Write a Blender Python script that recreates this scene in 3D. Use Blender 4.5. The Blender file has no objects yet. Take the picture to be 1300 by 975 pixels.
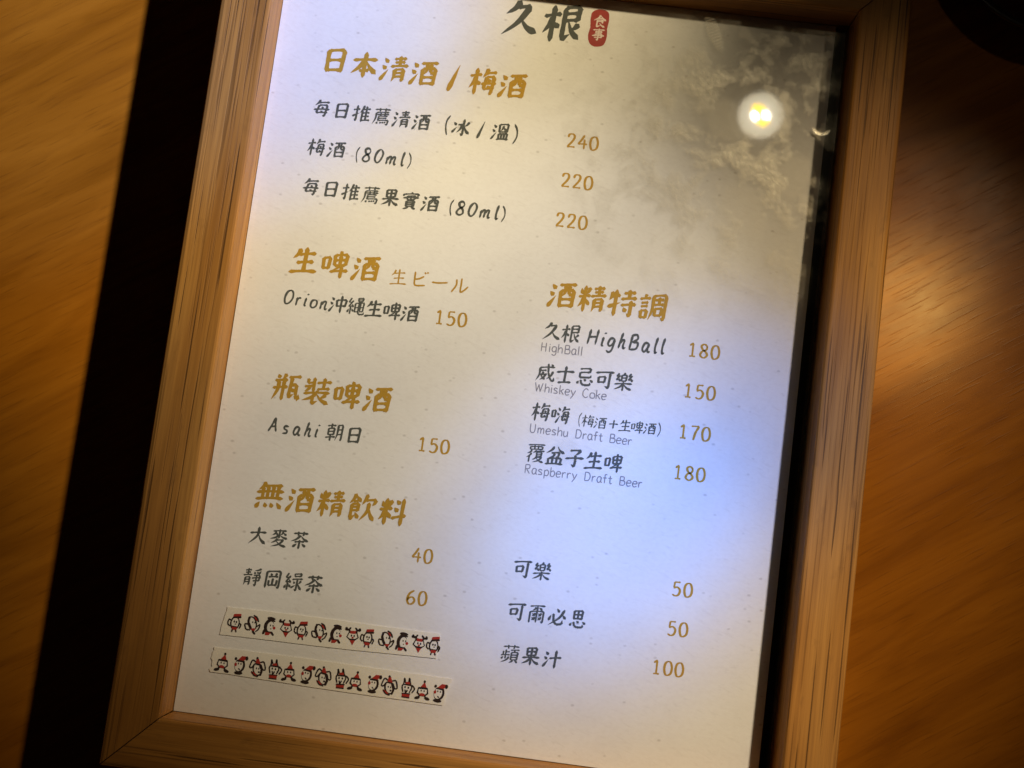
import bpy, bmesh, math, random
from mathutils import Vector, Euler, Matrix
R = math.radians
scene = bpy.context.scene
col = scene.collection

# ---------------------------------------------------------------- camera
cam = bpy.data.cameras.new('camera')
cam.sensor_width = 36; cam.lens = 36*1600/1300
cam.clip_start = .005; cam.clip_end = 20
cam.dof.use_dof = True; cam.dof.focus_distance = .322; cam.dof.aperture_fstop = 18
camo = bpy.data.objects.new('camera', cam); col.objects.link(camo)
camo.location = (.00872, -.04126, .32153)
rv = Vector((.11011, .02364, .12712))
camo.rotation_euler = Matrix.Rotation(rv.length, 3, rv.normalized()).to_euler()
scene.camera = camo
scene.view_settings.view_transform = 'Standard'
scene.view_settings.look = 'None'
scene.view_settings.exposure = 0
scene.view_settings.gamma = 1

# ---------------------------------------------------------------- dim room and the lamps
world = bpy.data.worlds.new('World'); scene.world = world
world.use_nodes = True
bg = world.node_tree.nodes['Background']
bg.inputs[0].default_value = (1, .82, .62, 1); bg.inputs[1].default_value = .003

def spot(name, loc, aim, power, color, half_angle, blend=1, radius=.006):
    l = bpy.data.lights.new(name, 'SPOT')
    l.energy = power; l.color = color
    l.spot_size = R(2*half_angle); l.spot_blend = blend; l.shadow_soft_size = radius
    o = bpy.data.objects.new(name, l); col.objects.link(o)
    o.location = loc
    o.rotation_euler = (Vector(aim)-Vector(loc)).to_track_quat('-Z', 'Y').to_euler()
    return o
KEY = Vector((.240, .185, .31))       # the two-LED lamp to the upper right: uneven warm beams, each with a blue core
BEAMS = [  # aim x, y, half angle, watts, colour
    (-.0888, .0972, 15.8, 9.5, (1, .83, .50)), (.0420, -.0420, 18.6, 3.7, (1, .79, .48)),
    (-.0260, -.0040, 10.4, 5.2, (1, .95, .86)), (.0308, -.1056, 9.4, 4.8, (1, .86, .66)),
    (-.1000, .0850, 9.0, 12.5, (.01, .22, 1)), (.0360, -.0300, 7.4, 6.5, (.0, .22, 1)), (.0310, -.0390, 4.7, 7.5, (.0, .24, 1))]
for ax, ay, ha, po, co in BEAMS:
    spot('lamp_beam', KEY, (ax, ay, 0), po, co, ha, 1, .008)

spot('added_glare_spot', (.187, .105, .29), (.099, .026, -.016), 2.1, (1, .80, .26), 4.8, 1, .010)  # added spot for the golden glare beside the right rail, no lamp known there

# ---------------------------------------------------------------- helpers
def link_mesh(name, bm, mat, parent=None, loc=None, rot=None):
    me = bpy.data.meshes.new(name); bm.to_mesh(me); bm.free()
    o = bpy.data.objects.new(name, me); col.objects.link(o)
    if mat: me.materials.append(mat)
    if parent: o.parent = parent
    if loc: o.location = loc
    if rot: o.rotation_euler = rot
    return o
def tag(o, label, cat, group=None):
    o['label'] = label; o['category'] = cat
    if group: o['group'] = group
    return o
def thing(name, label, cat, loc, group=None):
    o = bpy.data.objects.new(name, None); col.objects.link(o)
    o.location = loc; o.empty_display_size = .01
    return tag(o, label, cat, group)
def add_box(bm, x0, x1, y0, y1, z0, z1, bev=0):
    r = bmesh.ops.create_cube(bm, size=1)
    for v in r['verts']:
        v.co = ((x0+x1)/2+v.co.x*(x1-x0), (y0+y1)/2+v.co.y*(y1-y0), (z0+z1)/2+v.co.z*(z1-z0))
    if bev:
        es = list({e for v in r['verts'] for e in v.link_edges})
        bmesh.ops.bevel(bm, geom=es, offset=bev, segments=2, affect='EDGES', profile=.5)
def lathe(bm, prof, n=64):
    rings = [[bm.verts.new((r*math.cos(2*math.pi*k/n), r*math.sin(2*math.pi*k/n), z)) for k in range(n)] for r, z in prof]
    for a, b in zip(rings, rings[1:]):
        for k in range(n):
            bm.faces.new((a[k], a[(k+1) % n], b[(k+1) % n], b[k]))
    bm.faces.new(rings[-1]); bm.faces.new(rings[0][::-1])
    bmesh.ops.recalc_face_normals(bm, faces=bm.faces)
    for f in bm.faces: f.smooth = True

class NT:
    """terse node builder"""
    def __init__(self, name):
        self.m = bpy.data.materials.new(name); self.m.use_nodes = True
        self.t = self.m.node_tree; self.t.nodes.clear()
        self.out = self.t.nodes.new('ShaderNodeOutputMaterial')
    def n(self, kind, **kw):
        nd = self.t.nodes.new('ShaderNode'+kind)
        for k, v in kw.items():
            if k.startswith('i_'):
                key = k[2:].replace('_', ' ')
                key = int(key) if key.isdigit() else key
                s = nd.inputs[key]
                if isinstance(v, bpy.types.NodeSocket): self.t.links.new(v, s)
                else: s.default_value = v
            else: setattr(nd, k, v)
        return nd
    def math(self, op, a, b=0, c=0, clamp=False):
        return self.n('Math', operation=op, use_clamp=clamp, i_0=a, i_1=b, i_2=c).outputs[0]
    def coords(self, scale=(1, 1, 1), loc=(0, 0, 0), rot=(0, 0, 0), rnd=False):
        v = self.n('TexCoord').outputs['Object']
        if rnd:
            r = self.n('ObjectInfo').outputs['Random']
            o = self.n('CombineXYZ', i_0=self.math('MULTIPLY', r, 3.7), i_1=self.math('MULTIPLY', r, 1.3), i_2=self.math('MULTIPLY', r, .9)).outputs[0]
            v = self.n('VectorMath', operation='ADD', i_0=v, i_1=o).outputs[0]
        if rot[2]: v = self.n('Mapping', i_Vector=v, i_Rotation=rot).outputs[0]
        return self.n('Mapping', i_Vector=v, i_Location=loc, i_Scale=scale).outputs[0]
    def noise(self, vec, scale, detail=4, rough=.55, dist=0):
        return self.n('TexNoise', i_Vector=vec, i_Scale=scale, i_Detail=detail, i_Roughness=rough, i_Distortion=dist).outputs[0]
    def ramp(self, fac, stops, interp='LINEAR'):
        nd = self.n('ValToRGB', i_Fac=fac); e = nd.color_ramp.elements
        nd.color_ramp.interpolation = interp
        while len(e) < len(stops): e.new(.5)
        for k, (p, c) in enumerate(stops):
            e[k].position = p; e[k].color = c if len(c) == 4 else (*c, 1)
        return nd.outputs[0]
    def mix(self, f, a, b, blend='MIX'):
        nd = self.n('Mix', data_type='RGBA', blend_type=blend)
        for s, v in ((nd.inputs[0], f), (nd.inputs[6], a), (nd.inputs[7], b)):
            if isinstance(v, bpy.types.NodeSocket): self.t.links.new(v, s)
            else: s.default_value = v if not isinstance(v, tuple) or len(v) == 4 else (*v, 1)
        return nd.outputs[2]
    def bump(self, h, strength, dist):
        return self.n('Bump', i_Height=h, i_Strength=strength, i_Distance=dist).outputs[0]
    def pbr(self, **kw):
        b = self.n('BsdfPrincipled', **kw)
        self.t.links.new(b.outputs[0], self.out.inputs[0]); return self.m
    def surf(self, s):
        self.t.links.new(s, self.out.inputs[0]); return self.m
def g(v): return (v, v, v)

# ---------------------------------------------------------------- materials
def oak():
    m = NT('oak')
    broad = m.noise(m.coords((9, 120, 120), rnd=True), 1, 3, .5, .6)
    fine = m.noise(m.coords((40, 1600, 1600), rnd=True), 1, 4, .6)
    # thin dark open pores in loose bands along the grain
    band = m.noise(m.coords((5, 210, 210), rnd=True), 1, 2, .5)
    bm_ = m.ramp(band, [(.40, g(.12)), (.60, g(1))])
    pa = m.ramp(m.noise(m.coords((26, 1900, 1900), rnd=True), 1, 2, .5), [(.56, g(0)), (.63, g(1))])
    pb = m.ramp(m.noise(m.coords((17, 1150, 1150), (3, 5, 1), rnd=True), 1, 2, .45, .1), [(.645, g(0)), (.675, g(1))])
    pm = m.math('MULTIPLY', pa, bm_)
    c = m.ramp(broad, [(.3, (.29, .118, .022)), (.5, (.43, .188, .038)), (.72, (.55, .265, .062))])
    c = m.mix(m.math('MULTIPLY', m.ramp(fine, [(.35, g(0)), (.7, g(1))]), .5), c, (.22, .095, .024))
    c = m.mix(m.math('MULTIPLY', pm, .62), c, (.085, .034, .009))
    c = m.mix(m.math('MULTIPLY', pb, .74), c, (.045, .018, .005))
    dent = m.noise(m.coords((130, 300, 300), rnd=True), 1, 3, .6)
    c = m.mix(m.ramp(dent, [(.62, g(0)), (.78, g(.4))]), c, (.18, .08, .024))
    h = m.math('SUBTRACT', m.math('MULTIPLY', fine, .3), m.math('MAXIMUM', pm, pb))
    return m.pbr(i_Base_Color=c, i_Roughness=.5, i_Specular_IOR_Level=.2, i_Normal=m.bump(h, .35, .0002))
def table_wood():
    m = NT('varnished_wood')
    rot = (0, 0, R(-34))
    broad = m.noise(m.coords((14, 90, 90), rot=rot), 1, 4, .55, 1.2)
    streak = m.noise(m.coords((13, 260, 260), rot=rot), 1, 4, .6, .6)
    pore = m.ramp(m.noise(m.coords((90, 1500, 1500), rot=rot), 1, 2, .5), [(.58, g(0)), (.72, g(1))])
    c = m.ramp(broad, [(.3, (.32, .100, .005)), (.5, (.42, .138, .008)), (.7, (.49, .168, .011))])
    c = m.mix(m.ramp(streak, [(.48, g(0)), (.75, g(.42))]), c, (.22, .062, .005))
    c = m.mix(m.math('MULTIPLY', pore, .34), c, (.16, .046, .004))
    scuff = m.noise(m.coords((60, 60, 60)), 1, 5, .6)
    ro = m.math('MULTIPLY_ADD', scuff, .22, .22)
    return m.pbr(i_Base_Color=c, i_Roughness=ro, i_Specular_IOR_Level=.17, i_Normal=m.bump(m.math('ADD', pore, streak), .12, .0002))
def paper():
    m = NT('flecked_paper')
    v = m.coords()
    cloud = m.noise(v, 45, 4, .55)
    mott = m.noise(m.coords((1, 1.5, 1)), 750, 3, .6)
    fib = m.noise(m.coords((260, 1500, 500), rot=(0, 0, R(20))), 1, 3, .6, .8)
    c = m.mix(m.ramp(cloud, [(.3, g(0)), (.7, g(1))]), (.78, .745, .69), (.83, .80, .745))
    c = m.mix(m.math('MULTIPLY', m.ramp(mott, [(.42, g(0)), (.72, g(1))]), .15), c, (.56, .50, .43))
    c = m.mix(m.math('MULTIPLY', m.ramp(fib, [(.58, g(0)), (.70, g(1))]), .16), c, (.46, .40, .34))
    def flecks(scale, off, keep, r0, r1, col_, amt, c):
        fl = m.n('TexVoronoi', i_Vector=m.coords((1, 1.5, 1), off), i_Scale=scale, i_Randomness=1)
        wn = m.n('TexWhiteNoise', noise_dimensions='3D', i_Vector=fl.outputs['Position']).outputs[0]
        k = m.ramp(wn, [(keep, g(0)), (keep+.04, g(1))])
        return m.mix(m.math('MULTIPLY', m.math('MULTIPLY', m.ramp(fl.outputs['Distance'], [(r0, g(1)), (r1, g(0))]), k), amt), c, col_)
    c = flecks(420, (0, 0, 0), .88, .10, .26, (.32, .27, .22), .38, c)
    c = flecks(180, (.7, .1, 0), .93, .02, .075, (.26, .21, .18), .34, c)
    c = flecks(60, (.4, .2, 0), .978, .006, .022, (.12, .10, .085), .6, c)
    wave = m.n('Bump', i_Height=m.noise(v, 16, 2, .4), i_Strength=.25, i_Distance=.0035).outputs[0]
    nrm = m.n('Bump', i_Height=m.math('ADD', fib, mott), i_Strength=.07, i_Distance=.0001, i_Normal=wave).outputs[0]
    return m.pbr(i_Base_Color=c, i_Roughness=.6, i_Specular_IOR_Level=.2, i_Normal=nrm)
def plain(name, c, rough=.5, spec=.5, var=.0, metal=0):
    m = NT(name)
    nz = m.noise(m.coords(), 900, 3, .6)
    cc = m.mix(nz, tuple(x*(1-var) for x in c), tuple(min(1, x*(1+var)) for x in c))
    return m.pbr(i_Base_Color=cc, i_Roughness=rough, i_Specular_IOR_Level=spec, i_Metallic=metal)
def emit(name, c, s):
    m = NT(name)
    return m.surf(m.n('Emission', i_Color=(*c, 1), i_Strength=s).outputs[0])
def pane_mat():
    """clear acrylic with greasy finger smears"""
    m = NT('smeared_acrylic')
    v = m.coords((1, 1, 0))
    # smears gather where fingers hold the top right corner
    sep = m.n('SeparateXYZ', i_0=v)
    dx = m.math('MULTIPLY_ADD', sep.outputs[0], 1/.050, -.046/.050)
    dy = m.math('MULTIPLY_ADD', sep.outputs[1], 1/.050, -.062/.050)
    d = m.math('SQRT', m.math('ADD', m.math('MULTIPLY', dx, dx), m.math('MULTIPLY', dy, dy)))
    region = m.ramp(d, [(.35, g(1)), (1.1, g(.04))])
    n1 = m.noise(v, 95, 6, .62, .25)
    n2 = m.noise(m.coords((260, 900, 1), rot=(0, 0, R(35))), 1, 4, .7, 1.5)
    n3 = m.noise(m.coords((1100, 240, 1), rot=(0, 0, R(-20))), 1, 3, .6, .8)
    blot = m.ramp(n1, [(.47, g(0)), (.55, g(.5)), (.66, g(1))])
    grain = m.math('MULTIPLY_ADD', m.math('MULTIPLY', m.ramp(n2, [(.30, g(0)), (.72, g(1))]), n3), 1.5, .26)
    sm = m.math('MULTIPLY', m.math('MULTIPLY', blot, grain), region, clamp=True)
    # a few whole prints: ovals of fine ridges
    prints = 0
    for px, py, rx, ry, a, amt in ((.0590, .0745, .0026, .0042, 70, .75), (.0520, .0455, .0065, .0085, 25, .42),
                                   (.0640, .0560, .0055, .0070, -15, .36), (.0455, .0690, .0055, .0070, 40, .36), (.0395, .0930, .0020, .0060, 25, .8), (.0330, .0460, .0030, .0016, 20, .6), (.0150, -.0220, .004, .004, 0, .3)):
        p = m.n('Mapping', i_Vector=m.n('VectorMath', operation='SUBTRACT', i_0=v, i_1=(px, py, 0)).outputs[0], i_Rotation=(0, 0, R(-a)))
        p = m.n('Mapping', i_Vector=p.outputs[0], i_Scale=(1/rx, 1/ry, 0)).outputs[0]
        dn = m.math('ADD', m.n('VectorMath', operation='LENGTH', i_0=p).outputs['Value'], m.math('MULTIPLY_ADD', n1, .9, -.45))
        w = m.n('TexWave', wave_type='RINGS', i_Vector=p, i_Scale=rx*1150, i_Distortion=1.5).outputs[1]
        k = m.math('MULTIPLY', m.ramp(dn, [(.65, g(1)), (1.05, g(0))]), m.math('MULTIPLY', m.math('MULTIPLY_ADD', w, .6, .25), amt))
        prints = m.math('MAXIMUM', prints, k)
    sm = m.math('MAXIMUM', sm, m.math('MULTIPLY', prints, m.math('MULTIPLY_ADD', n2, .9, .35)), clamp=True)
    sm = m.math('MULTIPLY', sm, m.ramp(m.math('MULTIPLY', sep.outputs[0], 10), [(.700, g(1)), (.722, g(.22))]))
    # the clean round where the lamp mirrors, and a film crescent added as a glint near the sheet's right edge
    lampd = m.n('VectorMath', operation='LENGTH', i_0=m.n('VectorMath', operation='SUBTRACT', i_0=v, i_1=(.0541, .0715, 0)).outputs[0]).outputs['Value']
    sm = m.math('MULTIPLY', sm, m.ramp(m.math('MULTIPLY', lampd, 100), [(.45, g(.12)), (.75, g(1))]))
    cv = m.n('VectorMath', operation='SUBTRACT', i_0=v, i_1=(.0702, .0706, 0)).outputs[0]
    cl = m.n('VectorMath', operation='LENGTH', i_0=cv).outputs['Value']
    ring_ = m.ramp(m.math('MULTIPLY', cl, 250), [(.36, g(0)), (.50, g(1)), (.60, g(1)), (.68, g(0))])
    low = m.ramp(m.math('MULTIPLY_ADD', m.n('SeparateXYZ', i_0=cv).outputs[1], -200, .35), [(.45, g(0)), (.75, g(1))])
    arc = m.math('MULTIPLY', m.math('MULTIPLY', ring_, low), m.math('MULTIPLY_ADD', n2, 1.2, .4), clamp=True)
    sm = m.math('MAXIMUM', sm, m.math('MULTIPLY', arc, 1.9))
    haze = m.math('MULTIPLY_ADD', sm, .52, .006)
    clear = m.n('BsdfTransparent').outputs[0]
    gl = m.n('BsdfGlossy', i_Color=(1, 1, 1, 1), i_Roughness=.015).outputs[0]
    face = m.n('LayerWeight', i_Blend=.5).outputs['Facing']
    front = m.math('SUBTRACT', 1, m.n('NewGeometry').outputs['Backfacing'])
    fr = m.math('MULTIPLY', m.math('MULTIPLY_ADD', m.math('POWER', face, 5), .95, .045), front)
    haze = m.math('MULTIPLY', haze, front)
    base = m.n('MixShader', i_0=fr, i_1=clear, i_2=gl).outputs[0]
    film = m.n('MixShader', i_0=.93, i_1=m.n('BsdfDiffuse', i_Color=(.8, .78, .7, 1)).outputs[0],
               i_2=m.n('BsdfGlossy', i_Color=(1, .90, .70, 1), i_Roughness=.27).outputs[0]).outputs[0]
    return m.surf(m.n('MixShader', i_0=haze, i_1=base, i_2=film).outputs[0])

OAK = oak(); TABLE = table_wood(); PAPER = paper(); PANE = pane_mat()
INK = plain('dark_ink', (.088, .092, .080), .6, .2, .25)
GOLD = plain('gold_ink', (.46, .262, .032), .6, .2, .12)
GREY = plain('grey_ink', (.26, .245, .25), .6, .2, .1)
REDSEAL = plain('seal_red_ink', (.36, .055, .046), .35, .35, .2)
CREAM = plain('cream_ink', (.78, .64, .56), .35, .35, .05)
BLACK = plain('black_board', (.006, .005, .004), .7, .2, .2)
TAPE = plain('cream_tape', (.86, .80, .67), .38, .4, .03)
FIGINK = plain('figure_ink', (.035, .020, .015), .4, .3, .2)
FIGRED = plain('figure_red', (.42, .038, .026), .4, .3, .1)
FIGWHITE = plain('figure_white', (.84, .79, .68), .4, .3, .03)
DARKGLAZE = plain('dark_glaze', (.018, .008, .006), .35, .5, .3)
MATS = {'ink': INK, 'gold': GOLD, 'grey': GREY, 'paper': CREAM}

# ---------------------------------------------------------------- table
bm = bmesh.new(); add_box(bm, -.55, .65, -.5, .5, -.041, -.016, .002)
t = link_mesh('table_top', bm, TABLE); t['kind'] = 'structure'

# ---------------------------------------------------------------- oak frame
W, H, D, RW, ZB = .150, .1977, .01118, .0131, -.0155
frame = thing('picture_frame', 'deep light oak frame lying on the table around the framed drinks menu', 'picture frame', (0, 0, ZB))
PROF = [(0, -.0034), (0, D-.0005), (.0004, D-.0001), (.0009, D), (RW-.0012, D), (RW-.0004, D-.0003), (RW, D-.001), (RW, ZB+.0006), (RW-.0006, ZB), (.004, ZB), (.004, -.0034)]
def rail(length, loc, rot):
    bm = bmesh.new(); gap = .00018
    ends = []
    for s in (-1, 1):                                   # u runs outwards = local -y; mitred ends
        ends.append([bm.verts.new((s*(length/2+u-gap), -u, z-ZB)) for u, z in PROF])
    n = len(PROF)
    for k in range(n):
        bm.faces.new((ends[0][k], ends[1][k], ends[1][(k+1) % n], ends[0][(k+1) % n]))
    bm.faces.new(ends[0]); bm.faces.new(ends[1][::-1])
    bmesh.ops.recalc_face_normals(bm, faces=bm.faces)
    return link_mesh('rail', bm, OAK, frame, loc, rot)
rail(W, (0, -H/2, 0), (0, 0, 0))
rail(H, (W/2, 0, 0), (0, 0, R(90)))
rail(W, (0, H/2, 0), (0, 0, R(180)))
rail(H, (-W/2, 0, 0), (0, 0, R(-90)))
bm = bmesh.new(); add_box(bm, -W/2-.0035, W/2+.0035, -H/2-.0035, H/2+.0035, .0090, .0118)
link_mesh('backing_board', bm, BLACK, frame)
bm = bmesh.new(); add_box(bm, -W/2+.0001, W/2-.0001, -H/2+.0001, H/2-.0001, .0007-ZB, .0019-ZB)
link_mesh('cover_pane', bm, PANE, frame)

# ---------------------------------------------------------------- menu sheet
menu = thing('menu_sheet', 'pale flecked paper drinks menu printed in gold and black inside the oak frame', 'menu', (0, 0, 0))
bm = bmesh.new(); add_box(bm, -W/2+.0002, .0716, -H/2+.0002, H/2-.0002, -.0005, 0)
link_mesh('paper', bm, PAPER, menu)

# ---------------------------------------------------------------- lettering
# Brush strokes on a 100 x 100 grid (y down).  kind: h level, s upright, p left-falling,
# n right-falling, d dot, t rising taper, z turn, g turn with a hook, c free curve.
# '@name x0 y0 x1 y1' sets a component into a box.
COMP = {
 'water': 'd 25 6 80 24;d 8 36 62 52;t 4 98 92 52',
 'ice': 'd 20 16 80 36;t 6 92 92 50',
 'woodL': 'h 0 30 100 23;s 54 0 54 100;p 52 32 30 58 2 76;d 60 46 94 62',
 'wood': 'h 4 34 96 29;s 50 2 50 98;p 47 34 30 60 2 84;n 53 34 72 60 99 84',
 'you': 'h 4 8 97 4;p 38 8 38 34 26 52;s 60 8 60 44 78 46;s 14 30 17 98;z 15 31 87 27 84 97;h 24 66 78 64;h 20 92 82 90',
 'sun': 's 16 6 19 98;z 17 9 86 4 83 97;h 21 50 79 47;h 21 91 80 89',
 'mouth': 's 12 10 20 90;z 14 13 88 7 80 88;h 20 84 80 81',
 'field': 's 14 4 18 97;z 16 7 87 3 83 96;h 19 47 82 44;s 50 6 50 92;h 19 90 82 88',
 'mu': 'z 32 2 18 72 90 66;g 32 4 84 1 74 98 60 90;d 48 14 58 32;h 0 44 100 38;d 44 52 56 66',
 'mei': 'p 34 0 24 18 6 34;h 26 18 92 13;@mu 2 30 98 100',
 'green': 'h 16 12 84 8;s 50 0 50 40;h 22 25 78 22;h 0 41 100 36;p 26 52 25 80 16 99;g 28 53 77 50 77 94 64 88;h 30 66 72 64;h 30 80 72 78',
 'moon': 'p 24 5 22 60 2 99;g 24 7 84 4 84 96 66 88;h 27 34 80 32;h 27 62 80 60',
 'zhui': 'p 34 0 22 24 0 46;s 22 30 22 100;d 52 2 64 16;h 24 24 96 19;s 59 22 59 90;h 24 46 90 42;h 24 67 90 64;h 22 92 100 88',
 'hand': 'h 2 28 98 22;g 56 0 56 94 28 84;t 0 66 98 46',
 'grass': 'h 0 52 100 44;s 30 6 33 98;s 70 0 67 96',
 'dish': 's 13 10 16 90;z 14 12 88 6 84 88;s 38 12 38 88;s 62 10 62 88;h 0 94 100 89',
 'bei': 'p 52 0 40 10;s 16 13 20 54;z 17 15 86 11 81 52;h 21 34 80 31;h 21 54 80 51;p 50 14 46 56 12 72;h 0 78 100 72;s 62 56 62 100',
 'silk': 'z 46 0 14 26 48 27;z 78 15 20 52 82 49;d 66 36 88 56;s 50 54 50 98;d 26 66 8 88;d 72 64 94 82',
 'rice': 'd 14 10 30 32;p 88 6 80 20 66 32;h 0 43 100 37;s 50 0 50 100;p 46 44 28 66 2 82;d 58 48 94 74',
 'heart': 'd 20 30 12 70;s 30 16 38 74 54 90 84 84;t 84 84 82 46;d 46 2 60 26;d 80 10 98 40',
 'food': 'p 46 0 30 20 2 36;d 50 6 92 28;h 34 28 66 26;s 24 38 24 94;z 26 39 78 36 76 64;h 26 50 74 48;h 26 63 74 61;t 24 96 60 78;d 58 70 88 92',
 'say': 'd 42 0 60 10;h 2 20 98 15;h 20 36 80 33;h 20 50 80 47;@mouth 14 62 86 100',
 'thread': 'z 60 0 22 32 62 33;z 82 22 22 74 84 70;d 70 56 96 92',
 'fu': '@sun 26 12 84 50;p 32 0 22 10 4 20;h 26 8 96 4;p 40 50 28 66 6 80;z 38 60 82 56;p 80 57 54 84 10 100;n 36 64 62 86 100 99',
 'ox': 'p 26 8 16 28 2 40;h 22 26 92 20;s 56 0 56 100;t 0 66 100 48',
}
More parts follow.
